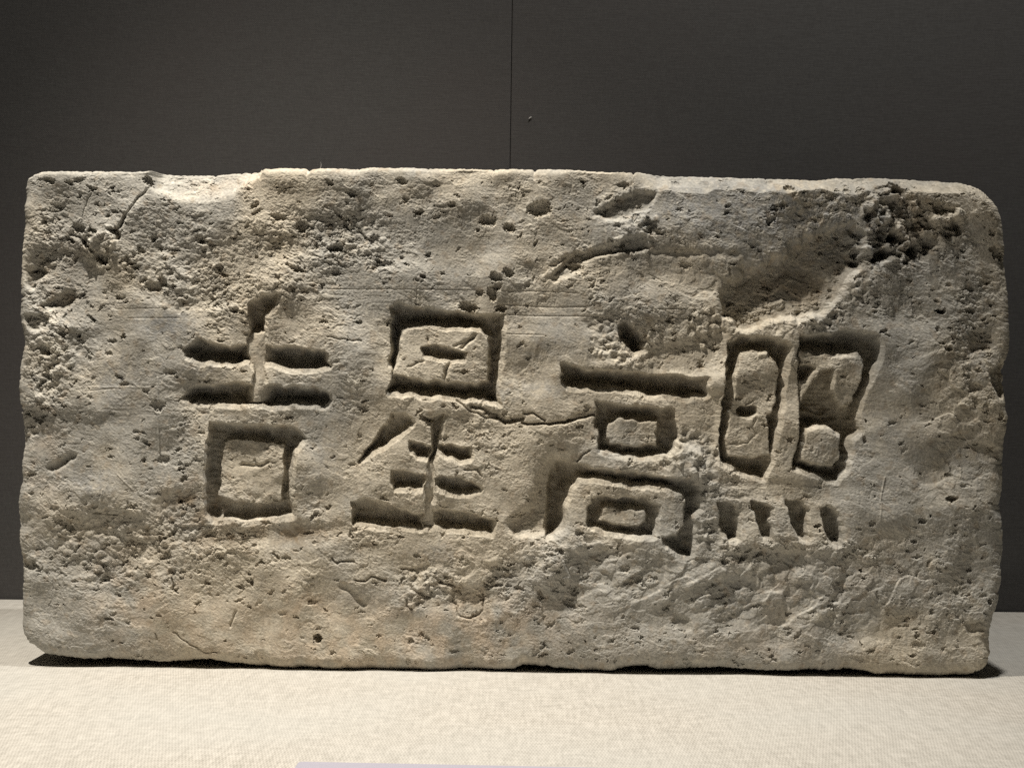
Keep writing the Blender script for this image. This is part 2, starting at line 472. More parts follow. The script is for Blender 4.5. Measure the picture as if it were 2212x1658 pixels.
# --- fourth character: tall slotted box, crooked frame, four drops
carve(4, zD((255, 250), (330, 205), (560, 212), (640, 270), (642, 350), (622, 420), (595, 650), (560, 850), (528, 960), (540, 1010), (490, 1112), (380, 1092), (200, 1008), (190, 850), (215, 600), (240, 400)),
      [zD((340, 305), (400, 297), (510, 310), (570, 400), (580, 450), (560, 560), (540, 690), (510, 700), (505, 850), (518, 955), (400, 985), (255, 965), (240, 850), (270, 680), (302, 420))], depth=36, drop=6, kt=1.9, kb=1.8)
carve(4, zD((298, 660), (340, 638), (440, 662), (445, 702), (400, 718), (340, 718), (303, 692)), depth=28, kt=4, kb=4, ks=4)
carve(4, zD((705, 205), (900, 190), (1000, 168), (1100, 168), (1200, 198), (1220, 290), (1190, 420), (1110, 580), (1075, 740), (1105, 800), (1050, 850), (1030, 950), (1000, 1060), (950, 1115), (880, 1115), (760, 1072), (665, 1042), (662, 1000), (680, 940), (700, 850), (700, 740), (700, 560), (690, 400), (690, 280)),
      [zD((705, 288), (890, 318), (1075, 320), (1112, 365), (1100, 470), (1065, 570), (1020, 655), (980, 650), (925, 620), (880, 640), (850, 690), (706, 660)),
       zD((740, 790), (800, 772), (880, 783), (958, 830), (960, 900), (968, 990), (930, 1028), (820, 1018), (722, 988), (718, 930), (736, 850))], depth=36, drop=2, kt=2.0, kb=2.2, ks=3.6)
carve(4, zD((704, 388), (790, 398), (812, 408), (745, 478), (704, 505)), depth=26, kt=4, kb=4, ks=4)
carve(4, zD((835, 425), (922, 412), (912, 540), (935, 600), (985, 655), (1010, 720), (850, 720), (704, 690), (706, 640), (735, 570), (790, 490)), depth=36, kt=4, kb=4, ks=4.4)
carve(4, zD((180, 1248), (240, 1262), (300, 1285), (315, 1400), (312, 1492), (260, 1515), (220, 1440), (195, 1340)), depth=27, kt=2.8, kb=2.6, ks=3.6)
carve(4, zD((395, 1248), (450, 1258), (532, 1285), (522, 1400), (545, 1480), (552, 1498), (470, 1483), (430, 1390), (410, 1310)), depth=27, kt=2.8, kb=2.6, ks=3.6)
carve(4, zD((610, 1238), (700, 1248), (752, 1310), (752, 1400), (772, 1480), (740, 1510), (690, 1483), (650, 1380), (630, 1300)), depth=27, kt=2.8, kb=2.6, ks=3.6)
carve(4, zD((830, 1298), (880, 1282), (922, 1308), (952, 1370), (978, 1450), (972, 1525), (900, 1523), (860, 1420), (845, 1340)), depth=29, kt=2.8, kb=2.6, ks=3.6)

# worn, chamfered lips on the lower and right-hand side of every cut
lip_h = np.clip(10.0 + 2.8 * band(25, 90, 15), 1.5, 15)
lip_w = 12.0
lip = CARVE.copy()
for kx in range(0, 9):
    for ky in range(0, 10):
        L_ = math.hypot(kx * 1.4, ky * 1.0) * 1.46
        if L_ == 0 or L_ > lip_w: continue
        sh = np.roll(np.roll(CARVE, ky, 0), kx, 1)
        lip = np.maximum(lip, np.minimum(sh, lip_h) - lip_h * L_ / lip_w)
CARVE = lip
soft = 0.25 * sstep(1000, 1250, X)
CARVE = CARVE * (1.0 - soft) + blur(CARVE, 1.8) * soft

# ------------------------------------------------------------------ relief of the weathered face
def poly_mask(P, sig):
    return np.clip(blur(inside(P, WX, WY).astype(float), sig), 0, 1)
def poly_mask_w(P, sig):
    return np.clip(blur(inside(P, BWX, BWY).astype(float), sig), 0, 1)
def blobs(lst):
    z = np.zeros((NY, NX))
    for (cx, cy, rx, ry, v) in lst:
        z += v * np.exp(-((X - cx) / rx) ** 2 - ((Y - cy) / ry) ** 2)
    return z

wobble = band(120, 420, 21)
rough = 0.50 + 0.16 * band(40, 160, 22) + blobs([
    (700, 520, 170, 80, .7), (500, 640, 90, 70, .7), (330, 540, 120, 90, .35), (110, 720, 70, 220, .7), (90, 500, 60, 80, .3),
    (1390, 700, 90, 60, .55), (1640, 690, 60, 60, .5), (1950, 500, 110, 90, .9), (1780, 480, 120, 70, .3), (1230, 590, 90, 40, .4),
    (1060, 930, 60, 60, .5), (820, 1150, 120, 60, .35), (430, 1160, 160, 90, .6), (200, 1200, 150, 90, .4), (960, 1260, 160, 70, .3),
    (1120, 1250, 90, 90, .5), (1540, 1080, 60, 60, .5), (1900, 1220, 180, 80, .3), (2120, 760, 60, 160, .6), (2060, 1320, 90, 80, .3),
    (1620, 1180, 90, 40, .4), (1790, 660, 90, 40, .5), (1700, 600, 100, 60, -.5), (1650, 620, 90, 60, .3), (440, 405, 90, 24, .4), (1250, 1180, 80, 30, .3), (650, 690, 60, 50, .3), (420, 980, 60, 110, .35),
    # smooth, trowelled skin
    (1190, 720, 110, 60, -.5), (330, 700, 90, 50, -.5), (260, 900, 110, 120, -.25), (1950, 950, 110, 170, -.35), (1020, 540, 110, 60, -.35),
    (600, 1350, 300, 60, -.30), (690, 950, 40, 100, -.3), (1180, 840, 60, 20, -.4), (240, 1010, 60, 60, -.3), (1500, 610, 90, 40, -.25),
    (900, 1180, 60, 20, -.3), (1400, 1230, 100, 40, -.15), (1680, 1300, 60, 60, -.3)])
rough = 0.63 * np.clip(rough - 0.14, 0.05, 1.4)
rough = np.where(rough < 0.6, 0.6 * (rough / 0.6) ** 1.5, rough)
Hh = 4.0 * wobble + 0.6 * band(45, 130, 23)

def hollow(P, depth, sig, tilt=None):
    global Hh
    Hh = Hh - depth * poly_mask(P, sig)

# the broad scars
BWX, BWY = WX + 5 * band(30, 90, 24) + 2 * band(10, 30, 25), WY + 5 * band(30, 90, 26) + 2 * band(10, 30, 27)
Hh -= 37 * poly_mask_w([(1555, 640), (1600, 585), (1680, 555), (1760, 505), (1835, 485), (1856, 560), (1835, 600), (1800, 655), (1740, 685), (1660, 690), (1625, 715), (1580, 690)], 5) * sstep(1480, 1640, X + 0.4 * (Y - 640))
hollow([(1230, 555), (1390, 505), (1400, 540), (1280, 555), (1180, 600), (1170, 612)], 13, 2.5)
hollow([(1283, 464), (1335, 430), (1375, 412), (1420, 415), (1405, 447), (1340, 478)], 15, 3.5)
hollow([(1400, 540), (1600, 540), (1600, 556), (1400, 552)], 4.5, 4.5)
hollow([(1185, 602), (1225, 573), (1262, 570), (1240, 590), (1195, 612)], 9, 3)
hollow([(330, 1085), (380, 1062), (442, 1060), (448, 1120), (560, 1132), (740, 1130), (765, 1140), (720, 1165), (600, 1175), (380, 1175)], 9, 9)
hollow([(1180, 1010), (1195, 985), (1240, 985), (1220, 1080), (1195, 1150), (1110, 1160), (1095, 1130), (1140, 1100)], 22, 7)
hollow(y3((1750, 620), (2170, 640), (2130, 850), (1960, 1060), (1800, 1060), (1740, 990), (1700, 850)), 16, 11)
hollow(y3((1450, 950), (1560, 1000), (1570, 1070), (1500, 1080), (1440, 1030)), 8, 2.5)
hollow([(95, 1012), (150, 975), (165, 985), (110, 1020)], 12, 3)
hollow(z1((200, 930), (330, 880), (340, 960), (260, 1080), (210, 1050)), 12, 3)
hollow(z1((330, 1200), (560, 1080), (590, 1150), (530, 1230), (400, 1240)), 12, 4)
hollow(z5((180, 80), (360, 100), (370, 190), (220, 210)), 11, 3)
hollow(z5((300, 320), (380, 310), (370, 390), (310, 390)), 12, 2.5)
hollow(z5((440, 200), (560, 200), (640, 300), (480, 380), (430, 280)), 7, 4)
hollow(z5((170, 450), (230, 430), (250, 1000), (180, 1000)), 8, 5)
hollow(y2((730, 690), (790, 710), (880, 780), (960, 870), (920, 890), (860, 850), (800, 770), (730, 740)), 8, 3.2)
hollow(y2((1300, 570), (1450, 555), (1440, 600), (1350, 640)), 8, 2.5)
hollow(z6((1220, 520), (1345, 440), (1345, 720), (1290, 700), (1250, 600)), 22, 3)
hollow(z6((1080, 230), (1240, 200), (1290, 320), (1100, 380)), 10, 4)
hollow(z6((1060, 1060), (1180, 1050), (1330, 1090), (1330, 1180), (1180, 1170)), 9, 4)
hollow(y4((1730, 1020), (1890, 1000), (1900, 1070), (1780, 1110)), 10, 2.5)
hollow(zC((380, 100), (600, 60), (780, 120), (900, 200), (800, 380), (420, 370), (440, 260)), 4, 5)
hollow(zC((880, 560), (1240, 560), (1240, 1000), (1000, 900), (960, 700)), 18, 7)
hollow(zD((180, 1110), (1000, 1140), (1000, 1260), (180, 1250)), 5, 6)
hollow(zB((560, 880), (900, 860), (920, 1060), (720, 1060), (720, 900)), 5, 5)
hollow(z2((200, 450), (560, 480), (1200, 560), (1280, 900), (1100, 930), (700, 780), (200, 800)), 5, 8)
hollow(z1((1180, 400), (1700, 520), (1950, 700), (1900, 1200), (1450, 1250), (1000, 1080), (950, 700)), 4, 6)
hollow([(1380, 520), (1500, 500), (1700, 470), (1850, 470), (1850, 600), (1700, 640), (1560, 640), (1450, 600)], 12, 26)
hollow(zC((800, 300), (1000, 250), (1290, 160), (1300, 430), (1170, 470), (800, 440)), 9, 7)
hollow([(1560, 1195), (1640, 1180), (1800, 1200), (1760, 1230), (1640, 1240)], 9, 8)
hollow([(1480, 1160), (1560, 1120), (1560, 1200), (1500, 1240), (1440, 1230)], 8, 9)
hollow([(1240, 1190), (1420, 1185), (1440, 1230), (1300, 1260), (1240, 1240)], 6, 9)
hollow([(880, 1290), (960, 1260), (1060, 1270), (1050, 1300), (930, 1320)], 5, 8)
hollow([(1760, 1350), (1900, 1300), (2000, 1330), (1900, 1390), (1780, 1390)], 9, 12)
hollow([(60, 1150), (200, 1110), (330, 1130), (350, 1200), (200, 1240), (70, 1230)], 10, 16)
hollow([(60, 560), (150, 520), (260, 640), (150, 700), (70, 680)], 8, 12)
# scoop broken out of the upper left edge: shelves back towards the top
sc = poly_mask([(325, 340), (590, 340), (545, 378), (500, 414), (440, 436), (385, 430), (335, 405)], 6.5)
SCOOP = sc * np.clip((440 - Y) * 0.75, 0, 55)
Hh += sc * (1.1 * band(10, 40, 31, 2.2, 1.0, 0.1) + 0.5 * band(5, 10, 33))
# bench running along the upper right edge
SCOOP += np.clip((412 + 0.01 * (X - 1500) - Y + 4 * band(40, 160, 32)), 0, 40) * 0.95 * sstep(1250, 1500, X) * (1 - 0.3 * sstep(2050, 2120, X))
# swelling right of the scar and diagonal rib below
rib = np.minimum(segd(WX, WY, (1235, 1165), (1150, 1265)), segd(WX, WY, (1150, 1265), (1075, 1325)))
Hh += 5 * np.exp(-(rib / 26) ** 2)
rib2 = np.minimum(segd(WX, WY, (1640, 700), (1760, 665)), segd(WX, WY, (1760, 665), (1860, 600)))
Hh += 2.5 * np.exp(-(rib2 / 30) ** 2)
rib3 = np.minimum(segd(WX, WY, (1655, 1230), (1640, 1310)), segd(WX, WY, (1640, 1310), (1580, 1370)))
Hh += 4 * np.exp(-(rib3 / 14) ** 2)

# torn skin: flakes with little scarps, grain, fine grit
pl = band(22, 70, 41, 1.5, 1.0, 0.25)
Hh += (0.30 + 1.5 * rough) * np.tanh(7.0 * (pl - 0.35)) * (0.35 + 0.65 * sstep(-0.6, 0.8, band(90, 260, 46)))
pl2 = band(9, 26, 42, 1.6, 1.0, 0.2)
Hh += (0.10 + 0.95 * rough) * np.tanh(4.5 * (pl2 - 0.6))
Hh += 0.6 * rough * band(8, 24, 43, 1.3, 1.0, 0.2)
Hh += (0.09 + 0.36 * rough) * band(4.5, 9, 44, 1.2, 1.0, 0.2)
Hh += (0.06 + 0.20 * rough) * band(3.2, 5, 45)

# spalled steps on the lower right and left
spall = blobs([(1700, 1270, 300, 90, 1.0), (1300, 1230, 160, 60, .8), (2060, 900, 60, 250, .6), (200, 1180, 160, 80, .7), (1000, 1250, 140, 60, .6), (1650, 640, 200, 90, .6)])
Hh += 3.2 * np.clip(spall, 0, 1.1) * (np.tanh(5 * (band(45, 140, 47, 1.3, 1.0, -0.4) - 0.2)) + 0.5 * np.tanh(5 * band(25, 70, 48, 1.4, 1.0, -0.4)))
# crumbled nests: knobbly lumps
def lumps(P, n, rmin, rmax, amp, seed):
    global Hh
    r = np.random.default_rng(seed)
    xs_ = [p[0] for p in P]; ys_ = [p[1] for p in P]
    k = 0
    while k < n:
        cx, cy = r.uniform(min(xs_), max(xs_)), r.uniform(min(ys_), max(ys_))
        if not inside(P, np.array([cx]), np.array([cy]))[0]: continue
        k += 1
        R = r.uniform(rmin, rmax) ** 1.0
        w_ = win(cx - R * 1.6, cy - R * 1.6, cx + R * 1.6, cy + R * 1.6)
        an = r.uniform(0, 3.14)
        dx, dy = WX[w_] - cx, WY[w_] - cy
        u = (dx * math.cos(an) + dy * math.sin(an)) / (R * r.uniform(.8, 1.4))
        v = (-dx * math.sin(an) + dy * math.cos(an)) / R
        d_ = np.maximum(np.maximum(np.abs(u), np.abs(v)), 0.74 * (np.abs(u) + np.abs(v)))   # angular grain
        Hh[w_] += amp * R * r.choice([1, 1, -1.3]) * np.clip(1.8 * (1 - d_), 0, 1) * (1 + r.uniform(-.5, .5) * u + r.uniform(-.5, .5) * v)
nest = z4((900, 380), (1080, 240), (1260, 260), (1280, 360), (1480, 400), (1600, 400), (1700, 480), (1700, 620), (1560, 700), (1400, 850), (1250, 820), (1100, 850), (960, 930), (820, 900), (860, 640), (1000, 600))
Hh -= 10 * poly_mask(nest, 5)
lumps(nest, 170, 4, 16, 0.55, 51)
lumps(z4((1060, 250), (1250, 260), (1240, 350), (1100, 330)), 26, 4, 9, -0.9, 52)
lumps(zD((0, 880), (180, 870), (200, 1100), (60, 1120), (60, 1300), (200, 1500), (30, 1520)), 60, 5, 12, 0.3, 53)
lumps(zC((900, 850), (1100, 800), (1240, 950), (1200, 1080), (800, 1060)), 50, 5, 13, 0.3, 54)
lumps(z5((170, 0), (420, 100), (640, 220), (600, 420), (400, 640), (260, 1000), (170, 1000)), 90, 3, 11, 0.28, 55)
lumps(z2((250, 600), (1000, 480), (1250, 800), (900, 900), (300, 860)), 100, 3, 9, 0.22, 56)
lumps(z1((1050, 560), (1900, 620), (1950, 1250), (1500, 1300), (1050, 1100)), 210, 2.5, 7, 0.22, 57)
lumps(z1((620, 560), (950, 560), (900, 900), (700, 800)), 24, 6, 14, 0.4, 58)
lumps(y2((1280, 560), (1500, 540), (1480, 800), (1300, 900)), 36, 4, 10, 0.4, 59)
lumps(zC((380, 100), (600, 60), (900, 150), (880, 380), (450, 380)), 70, 4, 10, 0.32, 60)
lumps(zD((0, 60), (220, 40), (330, 150), (100, 280), (0, 250)), 50, 4, 10, 0.32, 61)
lumps(y1((700, 100), (1300, 0), (1650, 300), (1100, 600), (700, 700), (350, 300)), 160, 4, 9, 0.25, 62)
lumps(z3((900, 500), (1300, 420), (1250, 800), (800, 800)), 60, 4, 9, 0.35, 63)

lumps([(1640, 700), (1760, 660), (1860, 590), (1900, 610), (1820, 690), (1700, 725)], 70, 4, 12, 0.28, 64)
# pits left by burnt-out straw and stones
PX = WX + 1.3 * band(5, 12, 72)
PY = WY + 1.0 * band(5, 12, 73)
rp = np.random.default_rng(71)
NP = 4300
cand = 0
while cand < NP:
    cx, cy = rp.uniform(60, 2150), rp.uniform(385, 1435)
    i = int((cx - 45) / W_ * NX); j = int((cy - 372) / H_ * NY)
    i = min(max(i, 0), NX - 1); j = min(max(j, 0), NY - 1)
    if rp.uniform(0, 1.0) > 0.03 + rough[j, i] ** 1.8: continue
    cand += 1
    R = 1.4 + rp.exponential(1.25)
    R = min(R, 5.5)
    el = rp.uniform(1.0, 2.4)
    an = rp.normal(-0.25, 0.5)
    w_ = win(cx - R * 3, cy - R * 3, cx + R * 3, cy + R * 3)
    dx, dy = PX[w_] - cx, PY[w_] - cy
    u = (dx * math.cos(an) + dy * math.sin(an)) / (R * el)
    v = (-dx * math.sin(an) + dy * math.cos(an)) / R
    Hh[w_] -= R * rp.uniform(0.6, 1.8) * np.sqrt(np.clip(1 - u * u - v * v, 0, 1))
def pit(P, R, dep, el=1.0, an=0.0):
    (cx, cy), = P
    w_ = win(cx - R * el * 1.5, cy - R * el * 1.5, cx + R * el * 1.5, cy + R * el * 1.5)
    dx, dy = PX[w_] - cx, PY[w_] - cy
    u = (dx * math.cos(an) + dy * math.sin(an)) / (R * el)
    v = (-dx * math.sin(an) + dy * math.cos(an)) / R
    Hh[w_] -= dep * np.clip(1 - (u * u + v * v), 0, 1) ** 0.6
for (f, p, R, dep, el, an) in [
        (y2, (558, 1140), 9, 24, 1.1, 1.3), (z2, (430, 580), 14, 15, 1.1, 0), (z2, (690, 750), 10, 12, 1.8, 0), (z2, (830, 310), 9, 11, 1.5, 0.1),
        (z2, (660, 225), 7, 9, 1.5, .6), (z2, (1375, 460), 9, 11, 1.4, -.6), (z2, (1240, 215), 7, 8, 2, .2), (z2, (1640, 410), 7, 9, 1.6, -.5),
        (z2, (1930, 530), 14, 12, 1.5, 0), (z2, (2095, 590), 11, 13, 1.6, .1), (z2, (1990, 980), 12, 13, 1.2, 0), (z2, (2090, 950), 10, 12, 1.4, .3),
        (z2, (2000, 1060), 10, 13, 1.3, 0), (z2, (1960, 1120), 11, 14, 1.5, 1.4), (z2, (1770, 1230), 12, 18, 1.8, .3), (z2, (2030, 1240), 9, 16, 1.2, 0),
        (z2, (1860, 1110), 8, 9, 1.3, 0), (z2, (370, 910), 7, 9, 2.2, 0.1), (z2, (250, 500), 9, 7, 2, 0), (z2, (1020, 690), 12, 8, 1.2, 1.2),
        (z2, (1090, 880), 9, 7, 2.5, .15), (z2, (780, 560), 5, 9, 3.2, 1.2), (z2, (720, 485), 4, 8, 3, .9),
        (z3, (350, 440), 20, 16, 1.4, 0), (z3, (700, 225), 5, 8, 1, 0), (z3, (1030, 250), 9, 9, 1.5, .2), (z3, (1240, 560), 11, 12, 1.5, .8), (z3, (1260, 620), 10, 13, 2.0, .2),
        (z3, (650, 920), 10, 12, 1.7, .2), (z3, (1450, 225), 6, 7, 1.5, -.4), (z3, (980, 350), 6, 7, 1.4, 0), (z3, (1120, 510), 8, 9, 1.3, -.5), (z3, (1520, 890), 7, 6, 2, 0),
        (z4, (330, 268), 8, 15, 1.2, 0), (z4, (900, 285), 6, 12, 1.4, 0), (z4, (798, 240), 4, 8, 1, 0), (z4, (710, 290), 5, 8, 1, 0), (z4, (1720, 330), 4, 8, 1.5, 0),
        (z4, (1170, 270), 12, 20, 1.9, .3), (z4, (1230, 310), 9, 18, 1.2, 1.2), (z4, (1160, 430), 8, 15, 1.6, 1.2), (z4, (1540, 440), 13, 14, 1.4, 1.0), (z4, (1450, 560), 16, 15, 1.3, .3),
        (z4, (1640, 570), 13, 15, 1.3, .7), (z4, (1340, 770), 15, 15, 1.3, -.5), (z4, (1160, 660), 10, 18, 2.2, 1.5), (z4, (1050, 820), 12, 18, 1.8, -.5), (z4, (900, 880), 11, 18, 2, .2), (z4, (870, 790), 8, 16, 1.8, 1.3),
        (z4, (2000, 790), 14, 16, 1.5, 1.0), (z4, (1540, 1260), 7, 12, 1.8, .1), (z4, (1960, 630), 8, 8, 1.5, 1.2), (z4, (350, 1300), 8, 6, 1.2, 0), (z4, (180, 530), 9, 9, 1.4, -.5),
        (y1, (1370, 610), 6, 8, 1.6, .3), (y1, (1470, 605), 5, 6, 1.6, 0), (y1, (1910, 840), 5, 7, 1.6, -.3), (y1, (2010, 700), 4, 7, 1.6, .5), (y1, (840, 670), 9, 9, 1.2, 0),
        (y1, (220, 560), 12, 11, 1.8, 0), (y1, (510, 220), 12, 10, 2.4, .6), (y1, (1210, 970), 4, 5, 1.3, 0), (y1, (1020, 1020), 4, 5, 1.6, 0), (y1, (1680, 300), 10, 6, 1.7, -.4),
        (y2, (20, 700), 5, 8, 1.8, .5), (y2, (1050, 1115), 5, 6, 1.4, 0), (y2, (520, 850), 7, 6, 1.6, 0), (y2, (1660, 1240), 4, 6, 2.6, -.1), (y2, (310, 500), 7, 6, 1.6, 0), (y2, (280, 930), 7, 4, 1.3, 0),
        (y3, (360, 790), 8, 11, 1.6, 1.2), (y3, (590, 870), 6, 9, 3, .5), (y3, (270, 540), 9, 8, 1.6, -.2), (y3, (1150, 670), 8, 9, 1.6, -.5), (y3, (400, 1190), 3, 8, 3.4, 1.3), (y3, (720, 1155), 4, 6, 1, 0),
        (y3, (1160, 1130), 4, 7, 2.2, 1.1), (y3, (1360, 890), 6, 6, 1.7, 0), (y3, (1040, 590), 9, 6, 1.4, .3), (y3, (1120, 1060), 5, 6, 2, 0),
        (y4, (890, 595), 5, 12, 1.3, 1.2), (y4, (660, 890), 5, 8, 1.4, 0), (y4, (330, 950), 5, 7, 1.4, 0), (y4, (1470, 930), 6, 8, 1.3, 1), (y4, (550, 245), 5, 12, 1.8, 0), (y4, (580, 290), 3, 8, 1, 0),
        (y4, (1360, 1200), 8, 7, 2, 0), (y4, (910, 1185), 3, 6, 2.6, 1.2), (y4, (820, 1135), 4, 5, 2, 0), (y4, (420, 1250), 4, 6, 1.6, 0), (y4, (200, 1315), 4, 6, 1.8, 0), (y4, (1350, 490), 6, 6, 1.6, 0), (y4, (1620, 20), 8, 8, 1.8, -.4), (y4, (1400, 200), 8, 6, 1, 0),
        (z5, (590, 235), 5, 12, 1.3, .9), (z5, (900, 560), 6, 8, 1.6, .6), (z5, (1190, 770), 13, 9, 1.5, 0), (z5, (1095, 1055), 6, 9, 1.5, 0), (z5, (1020, 970), 6, 6, 1.5, 0), (z5, (1220, 1180), 9, 8, 1.6, 0), (z5, (840, 290), 6, 6, 1.8, -.3),
        (z5, (1280, 520), 9, 6, 1.8, 0), (z5, (690, 130), 6, 7, 1.6, .8), (z5, (930, 605), 6, 6, 2, 0), (z5, (820, 375), 5, 6, 2, 0), (z5, (1100, 665), 5, 6, 2, -.4), (z5, (200, 830), 6, 9, 1.2, 1), (z5, (280, 840), 14, 12, 1.4, 1.2), (z5, (360, 550), 9, 9, 2, .8),
        (z6, (860, 65), 8, 14, 1.5, 0), (z6, (910, 345), 7, 7, 1.5, 0), (z6, (570, 1050), 4, 8, 1.2, .4), (z6, (810, 875), 4, 5, 1.3, 0), (z6, (760, 920), 2.5, 5, 3, -.6), (z6, (310, 875), 4, 8, 1, 0), (z6, (290, 1030), 5, 9, 2, 1.4), (z6, (940, 1470), 6, 9, 1.5, -.3),
        (z6, (720, 1640), 8, 6, 1.2, 0), (z6, (500, 895), 7, 6, 1.3, 0), (z6, (1130, 640), 10, 8, 2, 0), (z6, (1120, 740), 10, 6, 1.4, .8), (z6, (1320, 860), 6, 9, 1.8, 1.4),
        (z1, (680, 710), 11, 13, 1.3, 1.2), (z1, (930, 640), 11, 15, 1.6, 1.1), (z1, (820, 830), 13, 14, 1.6, .7), (z1, (620, 600), 11, 12, 1.6, .2), (z1, (740, 615), 6, 9, 1.8, .2), (z1, (1250, 1060), 13, 11, 2, 0), (z1, (1300, 1010), 9, 9, 1.4, 1.2),
        (z1, (400, 205), 9, 8, 1.6, -.3), (z1, (560, 235), 6, 8, 1.3, -.4), (z1, (1190, 220), 8, 12, 2, 1.1), (z1, (1370, 180), 10, 7, 1.3, 0), (z1, (1130, 770), 8, 9, 1.4, .5), (z1, (1030, 860), 5, 9, 2.4, 1.3), (z1, (1090, 910), 6, 8, 1.4, 0),
        (z1, (570, 690), 5, 7, 1.6, .8), (z1, (350, 555), 6, 6, 1.4, 0), (z1, (920, 455), 6, 7, 1.6, 0), (z1, (1610, 690), 9, 7, 1.8, .3), (z1, (460, 420), 7, 5, 1.6, .4), (z1, (740, 275), 7, 7, 2, .3), (z1, (710, 1310), 5, 8, 2.4, .7)]:
    pit(f(p), R, dep, el, an)

# cracks and ruled scratches
def crack(P, wdt, dep, jag=True):
    global Hh
    x, y = (WX, WY) if jag else (X, Y)
    xs_ = [p[0] for p in P]; ys_ = [p[1] for p in P]
    w_ = win(min(xs_) - 25, min(ys_) - 25, max(xs_) + 25, max(ys_) + 25)
    d = np.full(X[w_].shape, 1e9)
    for i in range(len(P) - 1):
        d = np.minimum(d, segd(x[w_], y[w_], P[i], P[i + 1]))
    Hh[w_] -= dep * np.exp(-(d / wdt) ** 2)
crack(z1((1200, 250), (1150, 320), (1090, 390), (1010, 470), (1000, 520), (930, 620), (945, 690)), 2.6, 7)
crack(z1((1010, 520), (960, 580), (880, 600)), 3.5, 10)
crack(z1((560, 640), (640, 660), (690, 740), (780, 830), (840, 880)), 3.5, 9)
crack(z1((840, 880), (900, 700), (960, 640)), 2.5, 6)
crack(z1((740, 290), (690, 400), (650, 540), (650, 620)), 1.6, 2)
crack(y2((670, 490), (700, 525), (735, 540), (790, 520), (850, 525)), 2.2, 8)
crack(y2((870, 670), (940, 675), (990, 645), (1060, 660), (1110, 685)), 2.8, 8)
crack(y2((1230, 590), (1280, 585), (1310, 600)), 2.2, 6)
crack(y2((1540, 690), (1600, 710), (1650, 740), (1660, 770), (1700, 775)), 2.6, 9)
crack(y2((1655, 790), (1640, 850), (1680, 900), (1690, 960), (1750, 985), (1840, 965), (1890, 910), (1885, 790)), 2.2, 6)
crack(y2((1310, 745), (1380, 780), (1450, 815), (1470, 780)), 3, 8)
crack(y2((1270, 830), (1280, 880), (1320, 900)), 2.6, 7)
crack(y2((1900, 690), (1950, 715), (2040, 720)), 3, 8)
crack(y1((1380, 650), (1395, 730), (1425, 775)), 2, 7)
crack(y1((1390, 1090), (1470, 1145), (1560, 1210), (1660, 1245), (1740, 1268)), 2, 5)
crack(y1((1250, 1110), (1250, 1150)), 2, 4)
crack(y1((1885, 930), (1850, 1045)), 2.4, 5)
crack(zB((805, 785), (870, 850), (950, 885), (1055, 905), (1100, 945)), 2.2, 7)
crack(zB((900, 830), (1000, 860), (1100, 925), (1222, 905)), 6, 15)
crack(zC((0, 765), (150, 762), (280, 740), (450, 708)), 3.2, 13)
crack(zC((0, 690), (60, 700), (130, 735)), 3.0, 9)
crack(zC((280, 735), (360, 700), (450, 690)), 4, 7)
crack(zC((345, 990), (420, 930)), 2.5, 8)
crack(zB((915, 378), (830, 455)), 4, 8)
crack(zB((900, 395), (780, 450)), 3, 4)
crack(zB((748, 555), (715, 660)), 4.5, 9)
crack(zB((500, 580), (590, 540)), 3, 4)
crack(zB((850, 1235), (920, 1225), (960, 1270)), 3, 6)
crack(zB((800, 1250), (790, 1270)), 3, 5)
crack(z2((650, 1470), (760, 1480), (900, 1500)), 2, 4)
crack(zA((475, 1205), (560, 1215), (640, 1190)), 4, 7)
crack(zA((560, 1170), (565, 1210)), 2.5, 4)
crack(zD((510, 330), (575, 405)), 3, 6)
crack(zD((430, 730), (400, 780), (430, 830), (380, 880), (260, 895)), 2.5, 3)
crack(z2((880, 610), (930, 660)), 3, 6)
crack(z3((440, 890), (560, 830), (660, 790)), 4, 6)
crack(z3((1880, 905), (1900, 990)), 2, 5)
for P, wd, dp in [
        ([(557, 623), (700, 624), (900, 625), (1030, 627)], 1.6, 1.2), ([(1075, 628), (1200, 630), (1250, 634)], 1.6, 1.3),
        (z3((0, 1195), (250, 1218), (500, 1230), (760, 1218)), 1.8, 1.7), (z3((50, 1280), (300, 1298), (820, 1300)), 1.8, 1.5),
        (z3((80, 1440), (380, 1450)), 1.4, 1.4), (z3((1310, 1240), (1540, 1238)), 1.5, 1.8), (z3((1390, 1310), (1560, 1312)), 1.5, 1.4),
        (z5((1190, 560), (1192, 1110)), 1.6, -2.6), (z5((680, 630), (1200, 632)), 1.5, -0.6), (z5((960, 112), (1350, 112)), 1.5, 1.0), (z5((860, 42), (1280, 40)), 1.4, 0.7),
        (z5((890, 1290), (1000, 1400)), 1.5, -1.2), (z5((780, 1400), (750, 1540)), 1.8, -1.6), (z5((700, 1575), (880, 1590)), 2, 3), (z5((670, 660), (860, 640)), 1.4, 1.2),
        (z6((410, 1500), (395, 1640)), 1.8, -1.1), (z6((440, 1310), (400, 1500)), 1.6, -1.6), (z6((1000, 960), (1080, 1060)), 1.4, 1.2),
        (z3((1230, 960), (1340, 1020)), 1.4, 1.6), (z2((1360, 1060), (1350, 1200)), 1.4, 1.2)]:
    crack(P, wd, dp, jag=False)

